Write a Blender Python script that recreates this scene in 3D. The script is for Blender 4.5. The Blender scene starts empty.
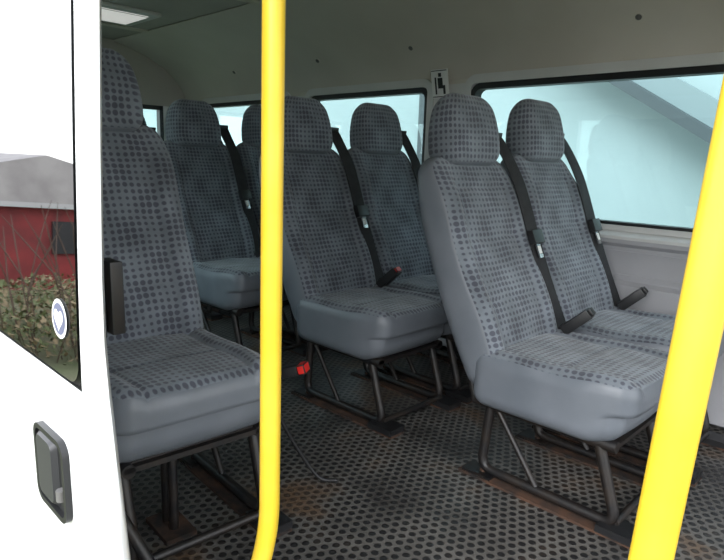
import bpy, bmesh, math, random
from mathutils import Vector, Matrix, noise
random.seed(4)
S=bpy.context.scene
S.view_settings.view_transform='Standard'
S.view_settings.exposure=1.0

# ---------------------------------------------------------------- materials
def mat(name,col,rough=.6,metal=0,spec=.5,coat=0):
    m=bpy.data.materials.new(name); m.use_nodes=True
    b=m.node_tree.nodes['Principled BSDF']
    b.inputs['Base Color'].default_value=(*col,1)
    b.inputs['Roughness'].default_value=rough
    b.inputs['Metallic'].default_value=metal
    b.inputs['Specular IOR Level'].default_value=spec
    b.inputs['Coat Weight'].default_value=coat
    return m
def N(nt,t,**kw):
    n=nt.nodes.new(t)
    for k,v in kw.items(): setattr(n,k,v)
    return n
def noisy(name,c1,c2,scale=8,rough=.6,bump=0,bscale=200,detail=4,metal=0,spec=.5):
    m=mat(name,c1,rough,metal,spec); nt=m.node_tree; b=nt.nodes['Principled BSDF']
    g=N(nt,'ShaderNodeNewGeometry'); n=N(nt,'ShaderNodeTexNoise'); n.inputs['Scale'].default_value=scale; n.inputs['Detail'].default_value=detail
    nt.links.new(g.outputs['Position'],n.inputs['Vector'])
    r=N(nt,'ShaderNodeMapRange'); r.inputs['From Min'].default_value=.35; r.inputs['From Max'].default_value=.65
    nt.links.new(n.outputs['Fac'],r.inputs['Value'])
    mx=N(nt,'ShaderNodeMix',data_type='RGBA'); mx.inputs[6].default_value=(*c1,1); mx.inputs[7].default_value=(*c2,1)
    nt.links.new(r.outputs[0],mx.inputs[0]); nt.links.new(mx.outputs[2],b.inputs['Base Color'])
    if bump:
        n2=N(nt,'ShaderNodeTexNoise'); n2.inputs['Scale'].default_value=bscale
        nt.links.new(g.outputs['Position'],n2.inputs['Vector'])
        bp=N(nt,'ShaderNodeBump'); bp.inputs['Strength'].default_value=bump; bp.inputs['Distance'].default_value=.002
        nt.links.new(n2.outputs['Fac'],bp.inputs['Height']); nt.links.new(bp.outputs[0],b.inputs['Normal'])
    return m
def math_(nt,op,a,b=None,c=None):
    n=N(nt,'ShaderNodeMath',operation=op)
    for i,v in enumerate((a,b,c)):
        if v is None: continue
        if isinstance(v,(int,float)): n.inputs[i].default_value=v
        else: nt.links.new(v,n.inputs[i])
    return n.outputs[0]
def vmath(nt,op,a,b=None):
    n=N(nt,'ShaderNodeVectorMath',operation=op)
    for i,v in enumerate((a,b)):
        if v is None: continue
        if isinstance(v,tuple): n.inputs[i].default_value=v
        else: nt.links.new(v,n.inputs[i])
    return n.outputs['Value'] if op=='LENGTH' else n.outputs[0]

def fabric_mat():
    m=mat('seat_fabric_dotted',(.2,.2,.22),.9,0,.2); nt=m.node_tree; b=nt.nodes['Principled BSDF']
    uv=N(nt,'ShaderNodeUVMap'); uv.uv_map='UVMap'
    u=uv.outputs[0]
    nw=N(nt,'ShaderNodeTexNoise'); nw.inputs['Scale'].default_value=5; nt.links.new(u,nw.inputs['Vector'])
    wv=vmath(nt,'MULTIPLY',vmath(nt,'SUBTRACT',nw.outputs['Color'],(.5,.5,.5)),(.02,.02,0))
    uw=vmath(nt,'ADD',u,wv)
    p=vmath(nt,'MULTIPLY',uw,(1/.0205,1/.0185,0))
    f=vmath(nt,'FRACTION',p); f=vmath(nt,'SUBTRACT',f,(.5,.5,0))
    d=vmath(nt,'LENGTH',f)
    su=N(nt,'ShaderNodeSeparateXYZ'); nt.links.new(u,su.inputs[0])
    w1=math_(nt,'SINE',math_(nt,'MULTIPLY',su.outputs[0],2*math.pi/.15))
    w2=math_(nt,'SINE',math_(nt,'MULTIPLY',su.outputs[1],2*math.pi/.17))
    w=math_(nt,'MULTIPLY',w1,w2)
    rad=math_(nt,'MULTIPLY_ADD',w,.11,.33)
    e=math_(nt,'SUBTRACT',rad,d)
    mr=N(nt,'ShaderNodeMapRange'); mr.inputs['From Min'].default_value=-.07; mr.inputs['From Max'].default_value=.07
    nt.links.new(e,mr.inputs['Value'])
    mx=N(nt,'ShaderNodeMix',data_type='RGBA'); mx.inputs[6].default_value=(.165,.186,.210,1); mx.inputs[7].default_value=(.072,.076,.096,1)
    nt.links.new(mr.outputs[0],mx.inputs[0])
    n=N(nt,'ShaderNodeTexNoise'); n.inputs['Scale'].default_value=7; n.inputs['Detail'].default_value=6
    nt.links.new(u,n.inputs['Vector'])
    mv=N(nt,'ShaderNodeMapRange'); mv.inputs['From Min'].default_value=.3; mv.inputs['From Max'].default_value=.7; mv.inputs['To Min'].default_value=.68; mv.inputs['To Max'].default_value=1.32
    nt.links.new(n.outputs['Fac'],mv.inputs['Value'])
    sc=N(nt,'ShaderNodeVectorMath',operation='SCALE'); nt.links.new(mx.outputs[2],sc.inputs[0]); nt.links.new(mv.outputs[0],sc.inputs['Scale'])
    nt.links.new(sc.outputs[0],b.inputs['Base Color'])
    n2=N(nt,'ShaderNodeTexNoise'); n2.inputs['Scale'].default_value=500; nt.links.new(u,n2.inputs['Vector'])
    n3=N(nt,'ShaderNodeTexNoise'); n3.inputs['Scale'].default_value=16; nt.links.new(u,n3.inputs['Vector'])
    bp=N(nt,'ShaderNodeBump'); bp.inputs['Strength'].default_value=.3; bp.inputs['Distance'].default_value=.002
    nt.links.new(n2.outputs['Fac'],bp.inputs['Height'])
    bp2=N(nt,'ShaderNodeBump'); bp2.inputs['Strength'].default_value=.6; bp2.inputs['Distance'].default_value=.010
    nt.links.new(n3.outputs['Fac'],bp2.inputs['Height']); nt.links.new(bp.outputs[0],bp2.inputs['Normal']); nt.links.new(bp2.outputs[0],b.inputs['Normal'])
    b.inputs['Sheen Weight'].default_value=.25
    return m
def floor_mat():
    m=mat('rubber_stud_flooring',(.1,.1,.1),.5); nt=m.node_tree; b=nt.nodes['Principled BSDF']
    g=N(nt,'ShaderNodeNewGeometry'); P=g.outputs['Position']
    s=.029; q=3**.5
    p=vmath(nt,'MULTIPLY',P,(1/s,1/(s*q),0))
    def cell(pp):
        f=vmath(nt,'FRACTION',pp); f=vmath(nt,'SUBTRACT',f,(.5,.5,0)); f=vmath(nt,'MULTIPLY',f,(1,q,0)); return vmath(nt,'LENGTH',f)
    d=math_(nt,'MINIMUM',cell(p),cell(vmath(nt,'ADD',p,(.5,.5,0))))
    mr=N(nt,'ShaderNodeMapRange'); mr.inputs['From Min'].default_value=.29; mr.inputs['From Max'].default_value=.37
    mr.inputs['To Min'].default_value=1; mr.inputs['To Max'].default_value=0
    nt.links.new(d,mr.inputs['Value'])
    n=N(nt,'ShaderNodeTexNoise'); n.inputs['Scale'].default_value=3.5; n.inputs['Detail'].default_value=8; nt.links.new(P,n.inputs['Vector'])
    cr=N(nt,'ShaderNodeValToRGB'); nt.links.new(n.outputs['Fac'],cr.inputs[0])
    e=cr.color_ramp.elements; e[0].position=.34; e[0].color=(.045,.041,.038,1); e[1].position=.55; e[1].color=(.12,.113,.103,1)
    el=e.new(.65); el.color=(.125,.080,.050,1)
    mx=N(nt,'ShaderNodeMix',data_type='RGBA')
    cr2=N(nt,'ShaderNodeValToRGB'); nt.links.new(n.outputs['Fac'],cr2.inputs[0])
    e=cr2.color_ramp.elements; e[0].position=.50; e[0].color=(.015,.0145,.015,1); e[1].position=.67; e[1].color=(.055,.036,.024,1)
    nt.links.new(cr2.outputs[0],mx.inputs[7])
    nt.links.new(cr.outputs[0],mx.inputs[6]); nt.links.new(mr.outputs[0],mx.inputs[0])
    nt.links.new(mx.outputs[2],b.inputs['Base Color'])
    bp=N(nt,'ShaderNodeBump'); bp.inputs['Strength'].default_value=.6; bp.inputs['Distance'].default_value=.003
    nt.links.new(mr.outputs[0],bp.inputs['Height']); nt.links.new(bp.outputs[0],b.inputs['Normal'])
    b.inputs['Roughness'].default_value=.42
    return m
def glass_mat(name,tint,refl,gc=.8):
    m=bpy.data.materials.new(name); m.use_nodes=True; nt=m.node_tree; nt.nodes.clear()
    o=N(nt,'ShaderNodeOutputMaterial'); t=N(nt,'ShaderNodeBsdfTransparent'); t.inputs[0].default_value=(*tint,1)
    g=N(nt,'ShaderNodeBsdfGlossy'); g.inputs['Roughness'].default_value=.02; g.inputs[0].default_value=(gc,gc,gc,1)
    mx=N(nt,'ShaderNodeMixShader'); 
    fr=N(nt,'ShaderNodeLayerWeight'); fr.inputs[0].default_value=.5
    f=math_(nt,'MULTIPLY_ADD',fr.outputs['Facing'],refl[1],refl[0])
    nt.links.new(f,mx.inputs[0])
    nt.links.new(t.outputs[0],mx.inputs[1]); nt.links.new(g.outputs[0],mx.inputs[2]); nt.links.new(mx.outputs[0],o.inputs[0])
    return m

M_fab=fabric_mat()
M_vinyl=noisy('grey_vinyl',(.122,.137,.158),(.155,.17,.193),6,.40,.15,400)
M_belt=noisy('belt_webbing',(.012,.012,.014),(.019,.019,.021),40,.75,.4,900)
M_blackpl=mat('black_plastic',(.012,.012,.013),.4)
M_frame=noisy('black_painted_steel',(.006,.006,.007),(.018,.013,.010),20,.45)
M_chrome=mat('metal_tongue',(.6,.6,.62),.25,1)
M_red=mat('red_button',(.6,.02,.015),.35)
M_label=mat('white_label',(.72,.72,.70),.5)
M_floor=floor_mat()
M_yellow=noisy('yellow_powder_coat',(.76,.51,.03),(.79,.54,.045),12,.35,.05,300)
M_white=mat('white_van_paint',(.84,.84,.84),.22,0,.5,.6)
M_panel=noisy('grey_side_panel',(.36,.36,.38),(.40,.40,.42),4,.6,.3,350)
M_cream=noisy('cream_moulded_trim',(.54,.50,.445),(.59,.55,.49),2.5,.75,.3,250)
M_ceil=noisy('ceiling_lining',(.38,.36,.325),(.42,.40,.36),3,.85,.4,300)
M_winTrim=noisy('pale_window_trim',(.56,.56,.55),(.60,.60,.59),5,.5)
M_rubber=mat('black_rubber',(.008,.008,.009),.45)
M_screw=mat('dull_screw',(.12,.115,.11),.5)
M_glass=glass_mat('tinted_window_glass',(.83,.95,.955),(.02,.25))
M_doorglass=glass_mat('privacy_door_glass',(.10,.11,.11),(.28,.45),.75)
M_rust=noisy('rusty_dirty_steel',(.075,.036,.020),(.014,.012,.011),18,.85,detail=8)
M_skyglow=mat('skylight_glow',(.8,.8,.78),.5); _b=M_skyglow.node_tree.nodes['Principled BSDF']; _b.inputs['Emission Color'].default_value=(1,.98,.94,1); _b.inputs['Emission Strength'].default_value=.22  # skylight pane, its daylight put in as a weak emission

# ---------------------------------------------------------------- mesh builder
class MB:
    def __init__(s): s.v=[];s.f=[];s.m=[];s.uv={};s.mats=[]
    def mi(s,m):
        if m not in s.mats: s.mats.append(m)
        return s.mats.index(m)
    def box(s,a,b,m,M=None):
        i=len(s.v); a=Vector(a);b=Vector(b)
        for x in (a.x,b.x):
            for y in (a.y,b.y):
                for z in (a.z,b.z):
                    p=Vector((x,y,z)); s.v.append(M@p if M else p)
        k=s.mi(m)
        for q in ((0,1,3,2),(4,6,7,5),(0,4,5,1),(2,3,7,6),(0,2,6,4),(1,5,7,3)):
            s.f.append([i+j for j in q]); s.m.append(k)
    def tube(s,pts,r,m,seg=12,closed=False):
        pts=[Vector(p) for p in pts]; n=len(pts); k=s.mi(m)
        rings=[]; prev=None
        for i,p in enumerate(pts):
            if closed: t=(pts[(i+1)%n]-pts[i-1]).normalized()
            else: t=(pts[min(i+1,n-1)]-pts[max(i-1,0)]).normalized()
            if prev is None:
                a=t.orthogonal().normalized()
            else:
                a=(prev-t*prev.dot(t)).normalized()
            prev=a; b=t.cross(a)
            base=len(s.v); rr=r[i] if isinstance(r,list) else r
            for j in range(seg):
                an=2*math.pi*j/seg; s.v.append(p+(a*math.cos(an)+b*math.sin(an))*rr)
            rings.append(base)
        for i in range(n if closed else n-1):
            A=rings[i];B=rings[(i+1)%n]
            for j in range(seg):
                s.f.append([A+j,A+(j+1)%seg,B+(j+1)%seg,B+j]); s.m.append(k)
        if not closed:
            s.f.append([rings[0]+j for j in reversed(range(seg))]); s.m.append(k)
            s.f.append([rings[-1]+j for j in range(seg)]); s.m.append(k)
    def ribbon(s,pts,wv,th,m):
        pts=[Vector(p) for p in pts]; k=s.mi(m); n=len(pts); R=[]
        for i,p in enumerate(pts):
            t=(pts[min(i+1,n-1)]-pts[max(i-1,0)]).normalized()
            w=Vector(wv[i] if isinstance(wv,list) else wv); w=w-t*w.dot(t)
            nn=t.cross(w).normalized()*th/2
            b=len(s.v); s.v+= [p-w/2-nn,p+w/2-nn,p+w/2+nn,p-w/2+nn]; R.append(b)
        for i in range(n-1):
            for j in range(4):
                s.f.append([R[i]+j,R[i]+(j+1)%4,R[i+1]+(j+1)%4,R[i+1]+j]); s.m.append(k)
        s.f.append([R[0]+j for j in (3,2,1,0)]); s.m.append(k)
        s.f.append([R[-1]+j for j in range(4)]); s.m.append(k)
    def extr(s,prof,x0,x1,m,ax=0):
        i=len(s.v); n=len(prof); k=s.mi(m)
        for x in (x0,x1):
            for (y,z) in prof: s.v.append(Vector((x,y,z)))
        for j in range(n):
            s.f.append([i+j,i+(j+1)%n,i+n+(j+1)%n,i+n+j]); s.m.append(k)
        s.f.append([i+j for j in reversed(range(n))]); s.m.append(k)
        s.f.append([i+n+j for j in range(n)]); s.m.append(k)
    def mesh(s,name,smooth=True,bevel=0):
        me=bpy.data.meshes.new(name); me.from_pydata([tuple(v) for v in s.v],[],s.f)
        for m in s.mats: me.materials.append(m)
        me.polygons.foreach_set('material_index',s.m)
        bm=bmesh.new(); bm.from_mesh(me); bmesh.ops.recalc_face_normals(bm,faces=bm.faces)
        if bevel:
            es=[e for e in bm.edges if len(e.link_faces)==2 and e.calc_face_angle(0)>.6]
            bmesh.ops.bevel(bm,geom=es,offset=bevel,segments=2,affect='EDGES',profile=.6)
        bm.to_mesh(me); bm.free()
        if smooth:
            me.polygons.foreach_set('use_smooth',[True]*len(me.polygons))
            me.set_sharp_from_angle(angle=math.radians(38))
        me.update(); return me
def link(name,me,parent=None,loc=None):
    o=bpy.data.objects.new(name,me); S.collection.objects.link(o)
    if parent: o.parent=parent
    if loc: o.location=loc
    return o
def empty(name,loc=(0,0,0),rz=0):
    o=bpy.data.objects.new(name,None); o.empty_display_size=.1; S.collection.objects.link(o); o.location=loc; o.rotation_euler=(0,0,rz); return o
def spline(pts,n=8):
    pts=[Vector(p) for p in pts]; out=[]
    P=[pts[0]*2-pts[1]]+pts+[pts[-1]*2-pts[-2]]
    for i in range(1,len(P)-2):
        for j in range(n):
            t=j/n; a,b,c,d=P[i-1],P[i],P[i+1],P[i+2]
            out.append(.5*((2*b)+(c-a)*t+(2*a-5*b+4*c-d)*t*t+(3*b-a-3*c+d)*t**3))
    out.append(pts[-1]); return out
def fillet(pts,r=.04,n=5):
    pts=[Vector(p) for p in pts]; out=[pts[0]]
    for i in range(1,len(pts)-1):
        a=(pts[i-1]-pts[i]); b=(pts[i+1]-pts[i]); rr=min(r,a.length*.45,b.length*.45)
        A=pts[i]+a.normalized()*rr; B=pts[i]+b.normalized()*rr
        for j in range(n+1):
            t=j/n; out.append(A*(1-t)**2+pts[i]*2*t*(1-t)+B*t*t)
    out.append(pts[-1]); return out
def sm(a,b,x):
    t=max(0,min(1,(x-a)/(b-a))); return t*t*(3-2*t)
def rbox(name,half,r,step,deform,uvf,matf):
    n=[max(4,int(2*h/step)) for h in half]; idx={}; V=[];F=[]
    def vid(i,j,k):
        key=(i,j,k)
        if key not in idx:
            idx[key]=len(V); V.append(Vector(((i/n[0]*2-1)*half[0],(j/n[1]*2-1)*half[1],(k/n[2]*2-1)*half[2])))
        return idx[key]
    for i in range(n[0]):
        for j in range(n[1]):
            F.append([vid(i,j,0),vid(i,j+1,0),vid(i+1,j+1,0),vid(i+1,j,0)])
            F.append([vid(i,j,n[2]),vid(i+1,j,n[2]),vid(i+1,j+1,n[2]),vid(i,j+1,n[2])])
    for i in range(n[0]):
        for k in range(n[2]):
            F.append([vid(i,0,k),vid(i+1,0,k),vid(i+1,0,k+1),vid(i,0,k+1)])
            F.append([vid(i,n[1],k),vid(i,n[1],k+1),vid(i+1,n[1],k+1),vid(i+1,n[1],k)])
    for j in range(n[1]):
        for k in range(n[2]):
            F.append([vid(0,j,k),vid(0,j,k+1),vid(0,j+1,k+1),vid(0,j+1,k)])
            F.append([vid(n[0],j,k),vid(n[0],j+1,k),vid(n[0],j+1,k+1),vid(n[0],j,k+1)])
    Rd=[]; 
    for p in V:
        inn=Vector([max(-(half[a]-r),min(half[a]-r,p[a])) for a in range(3)])
        d=p-inn; q=inn+d.normalized()*r if d.length>1e-9 else p.copy()
        Rd.append((q,d.normalized() if d.length>1e-9 else Vector((0,0,0))))
    me=bpy.data.meshes.new(name); me.from_pydata([tuple(deform(q,d)) for q,d in Rd],[],F)
    uv=me.uv_layers.new(name='UVMap')
    me.materials.append(M_fab); me.materials.append(M_vinyl)
    for poly in me.polygons:
        dn=Vector((0,0,0)); c=Vector((0,0,0))
        for v in poly.vertices: dn+=Rd[v][1]; c+=Rd[v][0]
        poly.material_index=matf(c/4,dn/4); poly.use_smooth=True
        for li in poly.loop_indices: uv.data[li].uv=uvf(Rd[me.loops[li].vertex_index][0])
    me.update(); return me

# ---------------------------------------------------------------- seat meshes (local: x fwd, y lateral, z up, floor 0)
def wr(x,y,s=9,seed=0): return noise.noise(Vector((x*s,y*s,seed)))
def cush_d(q,d):
    x,y,z=q; t=(x+.24)/.48
    yy=y*(1-.085*sm(.62,1,t)**1.5) 
    if z>0:
        bol=sm(.13,.18,abs(y))*.012
        g=-.007*math.exp(-((abs(y)-.145)/.006)**2)-.006*math.exp(-((x-.03-.25*y*y)/.006)**2)*(abs(y)<.145)
        crown=.012*(1-(y/.22)**2)
        z+= (bol+g)*sm(0,.04,z)+crown*.5+.010*sm(.4,.85,t)+.004*wr(x,y,8)*sm(0,.05,z)
        if .50<d.z<.74: z+=.0025
    else:
        z+= .020*sm(.72,1,t)
        x-= .025*sm(.7,1,t)
    x-=.012*(y/.222)**2*sm(.8,1,t)
    return Vector((x+.215,yy+.002*wr(x,z,12,3),z+.320))
cush=rbox('cushion_mesh',(.24,.222,.084),.048,.0085,cush_d,lambda q:(q.x*.97+ (q.z*.3),q.y),lambda c,d:0 if d.z>.62 else 1)
def back_pt(t,y,n):
    x=.02-.36*t+.08*t*t; z=.285+.685*t
    tx,tz=-.36+.16*t,.71; l=math.hypot(tx,tz); nx,nz=tz/l,-tx/l
    return Vector((x+nx*n,y,z+nz*n))
def back_d(q,d):
    n,y,s=q; t=(s+.36)/.72
    sc=1-.08*max(0,1-t/.45)**2-.13*max(0,(t-.80)/.20)**2
    if n>0:
        fade=1-sm(.8,.98,t)
        bol=.02*sm(.12,.17,abs(y))*fade
        lum=.014*math.exp(-((t-.28)/.16)**2)
        w=.135
        g=-.008*math.exp(-((abs(y)-w)/.006)**2)*fade
        if abs(y)<w:
            for t0 in (.34,.60,.84): g-=.006*math.exp(-((t-t0-.9*y*y*(1 if t0>.4 else -1))/.009)**2)
        n+=(bol+lum+g+.004*wr(y,s,7,5))*sm(0,.04,n)
        if .42<d.x<.68: n+=.002
    n*=1-.25*sm(.7,1,t)
    return back_pt(t,y*sc,n)
back=rbox('backrest_mesh',(.062,.222,.36),.055,.0085,back_d,lambda q:(q.y,q.z+q.x*.2),lambda c,d:0 if d.x>.55 else 1)
Rh=Matrix.Rotation(-.12,3,'Y')
def head_d(q,d):
    x,y,z=q; v=(z+.115)/.23
    ys=math.sqrt(max(.01,1-.55*(max(0,v-.25)/.75)**2.2)) if v>.25 else 1-.08*((.25-v)/.25)**2
    xs=1-.3*max(0,v-.4)**1.5/.46
    p=Rh@Vector((x*xs,y*ys,z*1.03))
    return p+Vector((-.252,0,1.054))
head=rbox('headrest_mesh',(.064,.148,.115),.055,.009,head_d,lambda q:(q.y+q.x,q.z),lambda c,d:0 if d.x>-.6 and d.z>-.7 else 1)

def belt_mesh():
    b=MB()
    pts=[(-.33,.14,1.00),(-.30,.165,1.045),(-.25,.172,1.05),(-.205,.173,1.00)]
    for t in (.88,.75,.6,.45,.3,.18,.1):
        p=back_pt(t,.19+.012*(1-t),.062*(1-.25*sm(.7,1,t))+.028); pts.append(tuple(p))
    pts.append((.09,.212,.39)); pts.append((.06,.234,.34)); pts.append((.0,.234,.28))
    sp=spline(pts,6)
    wv=[]
    for i in range(len(sp)):
        f=i/len(sp); wv.append(Vector((.012,.054,0)) if .12<f<.86 else Vector((.03,.034,0)) if f>=.86 else Vector((.02,.042,0)))
    b.ribbon(sp,wv,.004,M_belt)
    R=Matrix.Translation((-.248,.172,1.052))@Matrix.Rotation(.1,4,'Y')
    b.box((-.012,-.032,-.006),(.014,.03,.010),M_blackpl,R)
    p=back_pt(.56,.192,.062+.036); R=Matrix.Translation(p)@Matrix.Rotation(-.42,4,'Y')
    b.box((-.010,-.032,-.014),(.014,.032,.034),M_blackpl,R)
    b.box((-.002,-.013,-.065),(.003,.015,-.01),M_chrome,R)
    b.box((.0035,-.008,-.05),(.0045,.010,-.02),M_label,R)
    return b.mesh('seat_belt',bevel=.0015)
belt=belt_mesh()
def buckle_mesh(red):
    b=MB()
    b.ribbon(spline([(.02,.225,.29),(.05,.222,.36),(.08,.205,.42)],5),Vector((.012,.0,.016)),.008,M_blackpl)
    R=Matrix.Translation((.110,.190,.455))@Matrix.Rotation(.25,4,'Z')@Matrix.Rotation(-.75,4,'Y')
    b.box((-.055,-.026,-.017),(.050,.026,.017),M_blackpl,R)
    b.box((.0501,-.020,-.012),(.060,.020,.013),M_red if red else M_blackpl,R)
    return b.mesh('buckle',bevel=.003)
buck=buckle_mesh(True); buckb=buckle_mesh(False)
def frame_mesh():
    b=MB(); r=.015
    for y in (-.17,.17):
        b.tube(fillet([(.03,y,.25),(.01,y,.012+r),(.43,y,.012+r),(.36,y,.245)],.045),r,M_frame)
        b.tube([(-.03,y,.24),(.41,y,.24)],.016,M_frame)
        b.tube([(.05,y,.235),(.20,y,.03)],.009,M_frame)
        b.box((-.05,y-.035,0),(.50,y+.035,.008),M_rust)
        b.box((-.04,y-.03,.008),(.06,y+.03,.016),M_frame); b.box((.39,y-.038,.008),(.50,y+.038,.028),M_blackpl)
        b.tube([(.02,y,.016),(.02,y,.026)],.012,M_rust,6)
        b.tube([(-.03,y,.24),(-.10,y,.50)],.011,M_frame)
    b.tube([(.38,-.17,.24),(.38,.17,.24)],r,M_frame); b.tube([(.0,-.17,.24),(.0,.17,.24)],r,M_frame)
    b.tube([(.425,-.17,.03),(.425,.17,.03)],.011,M_frame)
    b.box((-.03,-.18,.236),(.41,.18,.248),M_frame)
    return b.mesh('seat_frame',bevel=.0)
frame=frame_mesh()
def seat(x,y,rz=0,b=True,red=True,bk=True,sz=1):
    e=empty('passenger_seat',(x,y,0),rz); e.scale=(1,1,sz)
    link('frame',frame,e)
    link('cushion',cush,e); link('backrest',back,e); link('headrest',head,e)
    if b: link('seat_belt',belt,e)
    if bk: link('buckle',buck if red else buckb,e)
    return e
Y1,Y2=1.67,2.13
for i,(xh,sz) in enumerate(((-.935,.995),(-1.77,1.022),(-2.65,1.045),(-3.48,1.045))):
    seat(xh,Y1,0,True,i>0,True,sz); seat(xh,Y2,0,True,i>0,True,sz*(1.02 if i==0 else 1.01))
sl=seat(-1.605,.715,math.radians(-4),False,False,False,1.065)
b=MB()
b.tube(spline([(.40,.44,.014),(.36,.40,.02),(.33,.35,.10),(.31,.29,.22),(.31,.275,.31)],6),.006,M_blackpl,8)
R=Matrix.Translation((.335,.292,.345))@Matrix.Rotation(.6,4,'Z')@Matrix.Rotation(-.3,4,'Y')
b.box((-.035,-.02,-.013),(.045,.02,.013),M_blackpl,R); b.box((.045,-.02,-.013),(.068,.02,.013),M_red,R)
link('side_buckle',b.mesh('side_buckle',bevel=.003),sl)
b=MB()
b.tube(spline([(.22,-.21,.235),(.30,-.215,.225),(.38,-.20,.17),(.45,-.165,.08),(.48,-.14,.014)],6),.013,M_frame)
for dx in (0,.045): b.tube([(.27+dx,-.03,.24),(.27+dx,-.03,.012)],.012,M_frame)
b.box((.23,-.07,0),(.36,.01,.012),M_rust)
link('support_legs',b.mesh('support_legs'),sl)
seat(-3.48,.75,0,True,True)
seat(-3.48,1.215,0,True,True)

# ---------------------------------------------------------------- shell
W=2.48
b=MB(); b.box((-4.4,.40,-.05),(1.6,W+.02,0),M_floor); b.box((-4.4,.36,-.06),(1.6,.40,.003),M_chrome)
link('floor',b.mesh('floor',False))
wins=[(-1.745,.10),(-2.93,-1.985),(-4.15,-3.12)]
Z0,Z1=.70,1.325
b=MB()
b.box((-4.4,W,-.05),(1.6,W+.06,Z0),M_panel); b.box((-4.4,W,Z1),(1.6,W+.06,1.5),M_cream)
xs=[-4.4]+[v for w in sorted(wins) for v in w]+[1.6]
for i in range(0,len(xs),2): b.box((xs[i],W,Z0),(xs[i+1],W+.06,Z1),M_winTrim)
b.extr([(W,Z0-.025),(W-.03,Z0-.03),(W-.035,Z0-.05),(W-.02,Z0-.065),(W-.02,.50),(W-.045,.485),(W-.045,.02),(W,.02)],-4.4,1.6,M_panel)
b.extr([(W,Z0+.0),(W-.012,Z0-.002),(W-.033,Z0-.022),(W-.033,Z0-.034),(W,Z0-.034)],-4.4,1.6,M_winTrim)
def rrect(x0,x1,z0,z1,r,n=6):
    o=[]
    for cx,cz,a in ((x1-r,z1-r,0),(x0+r,z1-r,90),(x0+r,z0+r,180),(x1-r,z0+r,270)):
        for i in range(n+1):
            t=math.radians(a+90*i/n); o.append((cx+r*math.cos(t),cz+r*math.sin(t)))
    return o
def ring(b,x0,x1,z0,z1,r,w,y0,y1,m):
    A=rrect(x0,x1,z0,z1,r); B=rrect(x0+w,x1-w,z0+w,z1-w,max(.005,r-w)); n=len(A); i=len(b.v); k=b.mi(m)
    for P,y in ((A,y0),(B,y0),(A,y1),(B,y1)):
        for (x,z) in P: b.v.append(Vector((x,y,z)))
    for j in range(n):
        q=(j+1)%n
        for a,c in ((0,1),(1,3),(3,2),(2,0)):
            b.f.append([i+a*n+j,i+a*n+q,i+c*n+q,i+c*n+j]); b.m.append(k)
for x0,x1 in ((-1.05,-.62),(-.55,0),(-1.9,-1.45)): ring(b,x0,x1,.515,.62,.02,.01,W-.027,W-.02,M_panel)
link('wall_left',b.mesh('wall_left',True))
for k,(x0,x1) in enumerate(wins):
    e=empty('window_%d'%(k+1))
    b=MB(); ring(b,x0-.03,x1+.03,Z0-.02,Z1+.035,.07,.04,W-.012,W+.03,M_winTrim); ring(b,x0+.004,x1-.004,Z0+.004,Z1-.004,.06,.028,W-.004,W+.05,M_rubber)
    link('frame',b.mesh('window_frame'),e)
    b=MB(); b.box((x0+.015,W+.03,Z0+.015),(x1-.015,W+.034,Z1-.015),M_glass); link('glass',b.mesh('glass',False),e)
prof=[(W,1.345),(W-.012,1.38),(W-.04,1.435),(W-.09,1.50),(W-.18,1.575),(W-.32,1.645),(W-.48,1.695),(W-.56,1.715)]
b=MB()
outer=[(W+.07,1.345)]+[(y+.06,z+.05) for y,z in prof[2:]]
b.extr(prof+outer[::-1],-4.4,1.6,M_cream)
link('trim_1',b.mesh('coving'))
b=MB()
b.box((-4.4,.95,1.722),(1.6,W-.50,1.78),M_ceil)
for x in (-3.9,-2.7,-1.5,-.3): b.box((x-.03,.95,1.712),(x+.03,W-.56,1.724),M_cream)
b.extr([(.95,1.722),(.75,1.69),(.58,1.62),(.48,1.53),(.44,1.45),(.36,1.45),(.40,1.6),(.55,1.72),(.75,1.775),(.95,1.78)],-4.4,1.6,M_cream)
link('ceiling',b.mesh('ceiling'))
b=MB()
for (x,y,z) in ((-.62,W-.09,1.50),(-.95,W-.09,1.50),(-2.05,W-.09,1.50),(-2.75,W-.09,1.5),(-3.6,W-.09,1.5),(-1.2,W-.32,1.645),(-2.9,W-.32,1.645)):
    nrm=Vector((0,-.7,-.7)); p=Vector((x,y,z)); b.tube([p,p+nrm*.006,p+nrm*.009],[.012,.012,.006],M_screw,12)
    b.tube([p+nrm*.0,p+nrm*.003],[.018,.018],M_cream,12)
link('trim_screws',b.mesh('screws'))
# rear wall
b=MB()
b.box((-4.46,.36,-.05),(-4.4,W+.06,.72),M_panel); b.box((-4.46,.36,1.3),(-4.4,W+.06,1.78),M_ceil)
for y0,y1 in ((.36,.6),(1.36,1.52),(2.28,W+.06)): b.box((-4.46,y0,.72),(-4.4,y1,1.3),M_winTrim)
link('wall_rear',b.mesh('wall_rear',False))
for k,(y0,y1) in enumerate(((.6,1.36),(1.52,2.28))):  # mostly hidden rear windows, added to let daylight in
    b=MB(); b.box((-4.44,y0,.72),(-4.435,y1,1.3),M_glass)
    for a,c in (((y0,.72),(y0+.03,1.3)),((y1-.03,.72),(y1,1.3)),((y0,.72),(y1,.75)),((y0,1.27),(y1,1.3))): b.box((-4.445,a[0],a[1]),(-4.395,c[0],c[1]),M_rubber)
    link('window_%d'%(k+4),b.mesh('rear_window',False))
b=MB()
YB=.36; XR=-1.13
b.box((-4.4,YB,-.3),(XR,.42,.70),M_white); b.box((-4.4,YB,1.3),(XR,.42,1.45),M_white)
b.box((XR-.12,YB,.7),(XR,.42,1.3),M_white); b.box((-2.4,YB,.7),(-2.2,.42,1.3),M_white); b.box((-4.4,YB,.7),(-4.2,.42,1.3),M_white)
b.box((.42,YB,-.3),(.60,.42,1.45),M_white); b.box((XR,YB,1.42),(1.6,.44,1.5),M_white)
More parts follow.
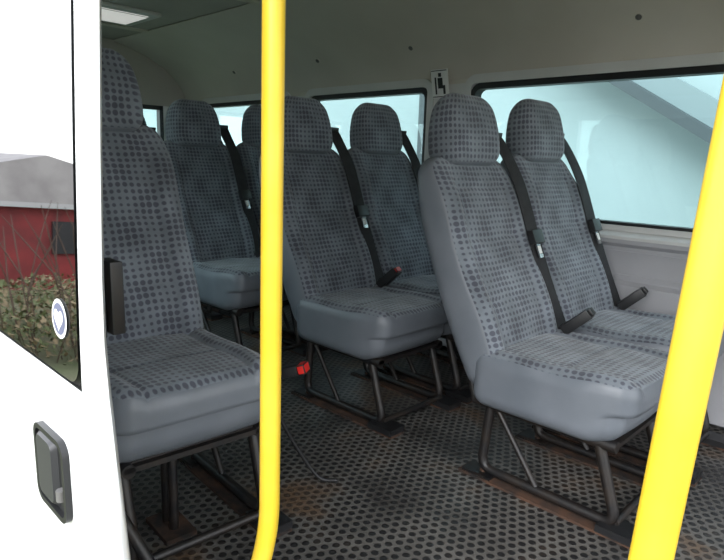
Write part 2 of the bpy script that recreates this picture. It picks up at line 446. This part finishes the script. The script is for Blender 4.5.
b.box((.6,YB,-.3),(1.6,.42,.7),M_white); b.box((XR,YB-.01,-.3),(.42,YB+.02,-.06),M_white)
link('wall_right',b.mesh('wall_right',bevel=.006))
b=MB(); b.box((-2.2,.39,.7),(XR-.12,.395,1.3),M_glass); b.box((-4.2,.39,.7),(-2.4,.395,1.3),M_glass)  # unseen door-side windows, added only for the light they let in
link('window_6',b.mesh('side_glass',False))
b=MB(); b.box((-1.165,.42,.60),(-1.115,.45,.77),M_blackpl); b.box((-1.15,.45,.61),(-1.09,.475,.75),M_frame); b.box((-1.165,.42,.54),(-1.12,.445,.59),M_chrome)
b.box((-1.165,.42,1.16),(-1.12,.44,1.20),M_blackpl)
link('door_latch_striker',b.mesh('latch',bevel=.004))

# ---------------------------------------------------------------- sliding door (open, outside the body)
door=empty('door_1')
def dy(z): return .262+.05*max(0,(z-.66))**1.3 + .02*max(0,.2-z)
X0=-2.05
def X1(z): return -.706+.15*max(0,min(.35,.74-z))
b=MB(); k=b.mi(M_white)
wx0,wx1,wz0,wz1=-1.95,-.738,.655,1.33
xsn=[X0,wx0]+[wx0+(wx1-wx0)*i/6 for i in range(1,6)]+[wx1]
zsn=[-.3,-.1,.1,.3,.40,.48,.58,.62,wz0,.72,.8,.95,1.1,1.2,wz1,1.40,1.46]
cols=[]
for x in xsn: cols.append(lambda z,x=x:Vector((x,dy(z),z)))
for f_,o in ((.55,0),(.85,.0008),(.97,.004),(1,.009),(.96,.016)):
    cols.append(lambda z,f_=f_,o=o:Vector((wx1+(X1(z)-wx1)*f_,dy(z)+o,z)))
for dx_,o in ((-.02,.026),(-.045,.034)): cols.append(lambda z,dx_=dx_,o=o:Vector((X1(z)+dx_,dy(z)+o,z)))
no=len(cols)
for x in (-.90,-1.2,-1.95,X0): cols.append(lambda z,x=x:Vector((x,dy(z)+.035,z)))
g={}
for i,c in enumerate(cols):
    for j,z in enumerate(zsn): g[i,j]=len(b.v); b.v.append(c(z))
for i in range(len(cols)-1):
    for j in range(len(zsn)-1):
        zin=wz0-1e-6<=zsn[j] and zsn[j+1]<=wz1+1e-6
        if zin and 1<=i<len(xsn)-1: continue
        if zin and i in (no,no+1): continue
        b.f.append([g[i,j],g[i+1,j],g[i+1,j+1],g[i,j+1]]); b.m.append(k)
for j in (0,len(zsn)-1):
    b.f.append([g[i,j] for i in range(len(cols))]); b.m.append(k)
for j in range(len(zsn)-1):
    b.f.append([g[0,j],g[len(cols)-1,j],g[len(cols)-1,j+1],g[0,j+1]]); b.m.append(k)
link('panel',b.mesh('door_panel'),door)
def curved(b,x0,x1,z0,z1,off,m,r=.04):
    k=b.mi(m)
    zz=sorted(set([z0+(z1-z0)*i/24 for i in range(25)]+[z0+r*t for t in (.05,.15,.3,.5,.75)]+[z1-r*t for t in (.05,.15,.3,.5,.75)]))
    pr=None
    for z in zz:
        d=0
        if z<z0+r: d=r-math.sqrt(max(0,r*r-(z0+r-z)**2))
        if z>z1-r: d=r-math.sqrt(max(0,r*r-(z-z1+r)**2))
        a=len(b.v); b.v+= [Vector((x0+d,dy(z)+off,z)),Vector((x1-d,dy(z)+off,z))]
        if pr is not None: b.f.append([pr,pr+1,a+1,a]); b.m.append(k)
        pr=a
b=MB(); curved(b,wx0+.010,wx1-.003,wz0+.006,wz1-.012,-.002,M_doorglass,.03); link('glass',b.mesh('door_glass'),door)
b=MB(); curved(b,wx0-.004,wx1+.002,wz0-.002,wz1+.004,.0035,M_rubber,.04)
link('gasket',b.mesh('door_gasket'),door)
b=MB()
hx,hz=-.850,.500
def plate(b,A,y0,y1,m,sc=1):
    i=len(b.v);n=len(A);k=b.mi(m);cx=sum(p[0] for p in A)/n;cz=sum(p[1] for p in A)/n
    for s_,y in ((1,y0),(sc,y1)):
        for x,z in A: b.v.append(Vector((cx+(x-cx)*s_,y,cz+(z-cz)*s_)))
    for j in range(n): b.f.append([i+j,i+(j+1)%n,i+n+(j+1)%n,i+n+j]); b.m.append(k)
    b.f.append([i+n+j for j in range(n)]); b.m.append(k)
ring(b,hx-.068,hx+.050,hz-.062,hz+.062,.022,.008,.253,.266,M_blackpl)
plate(b,rrect(hx-.062,hx+.045,hz-.057,hz+.057,.014),.2612,.2600,M_rubber,1)
plate(b,rrect(hx-.060,hx+.010,hz-.053,hz+.053,.014),.260,.252,mat('dark_grey_plastic',(.030,.030,.033),.4),.86)
b.tube([(hx+.026,.256,hz-.03),(hx+.026,.256,hz-.014)],.007,M_screw)
link('handle',b.mesh('door_handle'),door)
b=MB(); cx,cz=-.795,.738
def disc(b,cx,cz,r,y,m,n=24,heart=False):
    i=len(b.v);k=b.mi(m)
    for j in range(n):
        t=2*math.pi*j/n
        if heart: x=r*(16*math.sin(t)**3)/17; z=r*(13*math.cos(t)-5*math.cos(2*t)-2*math.cos(3*t)-math.cos(4*t))/17
        else: x=r*math.cos(t); z=r*math.sin(t)
        b.v.append(Vector((cx+x,y+dy(cz+z)-dy(cz),cz+z)))
    b.f.append([i+j for j in range(n)]); b.m.append(k)
y_=dy(cz)
disc(b,cx,cz,.026,y_-.004,M_label); disc(b,cx,cz,.021,y_-.0045,mat('sticker_grey',(.12,.13,.2),.5)); disc(b,cx,cz,.017,y_-.005,M_label,24,True)
link('sticker',b.mesh('sticker',False),door)

# ---------------------------------------------------------------- grab poles
def pole(pts,r=.0172):
    b=MB(); b.tube(fillet(pts,.10,8),r,M_yellow,24)
    p=Vector(pts[0]); b.tube([p,p+Vector((0,0,.008)),p+Vector((0,0,.014))],[.04,.04,.022],M_yellow,24)
    link('grab_pole',b.mesh('grab_pole'))
pole([(-.775,.530,0),(-.770,.536,.2),(-.752,.560,.32),(-.745,.567,1.7)])
pole([(-.166,.488,0),(-.096,.556,1.7)])

# pictogram sign, leaning with the start of the coving
b=MB(); R=Matrix.Translation((-1.955,W-.010,1.262))@Matrix.Rotation(.22,4,'X')
b.box((0,-.006,0),(.10,0,.135),M_label,R)
for q in (((.045,.100),(.062,.118)),((.040,.060),(.068,.095)),((.040,.045),(.082,.060)),((.070,.018),(.082,.050)),((.022,.018),(.030,.098)),((.004,.004),(.096,.008)),((.004,.127),(.096,.131))):
    b.box((q[0][0],-.008,q[0][1]),(q[1][0],-.0055,q[1][1]),M_rubber,R)
link('seat_belt_sign',b.mesh('sign',False))
b=MB(); b.box((-3.75,1.35,1.700),(-3.35,1.75,1.722),M_winTrim); b.box((-3.70,1.40,1.694),(-3.40,1.70,1.702),M_skyglow)  # roof skylight built as a glowing panel, no electric light
link('roof_skylight',b.mesh('skylight',bevel=.006))
# ---------------------------------------------------------------- outside
b=MB(); b.box((-60,-60,-.62),(60,60,-.55),noisy('gravel_and_grass',(.13,.12,.08),(.07,.10,.035),1.2,.95,.5,30))
link('ground',b.mesh('ground',False))
b=MB()
M_pale=noisy('pale_painted_wall',(.31,.36,.362),(.35,.40,.405),.8,.7)
M_dk=mat('dark_gutter',(.06,.07,.075),.6)
M_mid=mat('grey_stair_side',(.2,.235,.24),.6)
b.box((-14,5.6,-.55),(6,5.8,4.2),M_pale)
for x in (-9.5,-4.6,1.5): b.box((x,5.55,-.55),(x+.12,5.6,4.2),M_dk)
R=Matrix.Translation((-1.6,5.3,1.31))@Matrix.Rotation(.54,4,'Y')
b.box((-2.2,-.1,-.045),(2.6,.1,.045),M_dk,R)
R=Matrix.Translation((-1.6,5.35,1.48))@Matrix.Rotation(.54,4,'Y')
b.box((-2.2,-.06,-.10),(2.6,.06,.08),M_mid,R)
link('neighbouring_building',b.mesh('building',False))
b=MB()
M_brick=noisy('red_painted_boards',(.24,.024,.026),(.14,.018,.02),3,.7)
M_roof=noisy('grey_slate',(.27,.25,.25),(.36,.34,.335),3,.8)
b.box((-10,-7.5,-.55),(-7.6,-.3,.50),M_brick)
b.extr([(-3.7,.52),(-.1,.52),(-.1,.58),(-1.9,1.08),(-3.7,.66)],-10.1,-7.5,M_roof)
b.extr([(-7.7,.52),(-3.6,.52),(-3.6,.62),(-5.3,.95),(-7.7,.58)],-10.1,-7.5,M_roof)
b.box((-7.6,-7.5,.46),(-7.5,-.3,.52),mat('white_fascia',(.4,.4,.4),.6))
for y in (-1.1,-2.2,-3.1,-4.4,-5.8): b.box((-7.6,y-.25,-.1),(-7.57,y+.2,.3),mat('dark_shed_window',(.03,.03,.035),.2))
link('red_shed',b.mesh('shed',False))
def foliage(name,cx,cy,sx,sy,h,n,nt_,th,c1,c2):
    b=MB(); ms=[mat(name+'_leaf1',c1,.7),mat(name+'_leaf2',c2,.7)]
    tw=mat(name+'_twig',(.08,.05,.035),.8)
    for i in range(nt_):
        x=cx+random.uniform(-sx,sx)*.8;y=cy+random.uniform(-sy,sy)*.8
        b.tube(spline([(x,y,-.55),(x+random.uniform(-.1,.1),y+random.uniform(-.1,.1),-.55+th*.5),(x+random.uniform(-.3,.3),y+random.uniform(-.3,.3),-.55+th*random.uniform(.8,1.15))],3),[.005]*6+[.002],tw,5)
    for i in range(n):
        a=random.random()*6.28; r=random.random()**.5
        hh=h*random.random()**.8*(1-.35*r*r)
        p=Vector((cx+sx*r*math.cos(a),cy+sy*r*math.sin(a),-.53+hh))
        R=Matrix.Rotation(random.random()*6.28,3,'Z')@Matrix.Rotation(random.uniform(-1.3,1.3),3,'X'); s_=random.uniform(.015,.04)
        j=len(b.v); b.v+=[p+R@Vector(v)*s_ for v in ((-.5,0,0),(0,-1,0.1),(.5,0,0),(0,1,0.1))]
        b.f.append([j,j+1,j+2,j+3]); b.m.append(b.mi(random.choice(ms)))
    link(name,b.mesh(name,False))
foliage('bramble_bush',-5.2,-1.5,.9,1.4,.55,6000,60,1.05,(.08,.10,.03),(.20,.15,.08))
foliage('leafless_shrub',-6.3,-3.8,.5,.7,1.2,500,60,1.7,(.16,.10,.06),(.10,.10,.04))

# ---------------------------------------------------------------- world & light
w=bpy.data.worlds.new('World'); S.world=w; w.use_nodes=True; nt=w.node_tree
bg=nt.nodes['Background']
tc=N(nt,'ShaderNodeTexCoord'); sp=N(nt,'ShaderNodeSeparateXYZ'); nt.links.new(tc.outputs['Generated'],sp.inputs[0])
cr=N(nt,'ShaderNodeValToRGB'); nt.links.new(sp.outputs[2],cr.inputs[0])
cr.color_ramp.elements[0].position=0; cr.color_ramp.elements[0].color=(.93,.94,.94,1)
cr.color_ramp.elements[1].position=.7; cr.color_ramp.elements[1].color=(.84,.90,1,1)
nt.links.new(cr.outputs[0],bg.inputs[0]); bg.inputs[1].default_value=2.0
sun=bpy.data.lights.new('overcast_sun','SUN'); sun.energy=1.8; sun.angle=math.radians(40)
so=bpy.data.objects.new('overcast_sun',sun); S.collection.objects.link(so)
so.rotation_euler=Vector((.3,-.8,.62)).to_track_quat('Z','Y').to_euler()

# ---------------------------------------------------------------- camera
al,th,ro=math.radians(45.62),math.radians(11.35),math.radians(1.8)
h=Vector((-math.cos(al),math.sin(al),0)); Rv=Vector((h.y,-h.x,0))
F=h*math.cos(th)-Vector((0,0,math.sin(th))); U=h*math.sin(th)+Vector((0,0,math.cos(th)))
R2=Rv*math.cos(ro)+U*math.sin(ro); U2=U*math.cos(ro)-Rv*math.sin(ro)
cam=bpy.data.cameras.new('camera'); co=bpy.data.objects.new('camera',cam); S.collection.objects.link(co)
m=Matrix((R2,U2,-F)).transposed().to_4x4(); m.translation=(0,0,.95); co.matrix_world=m
cam.sensor_width=36; cam.lens=600/724*36; cam.clip_start=.02
S.camera=co
print('BUILD OK')
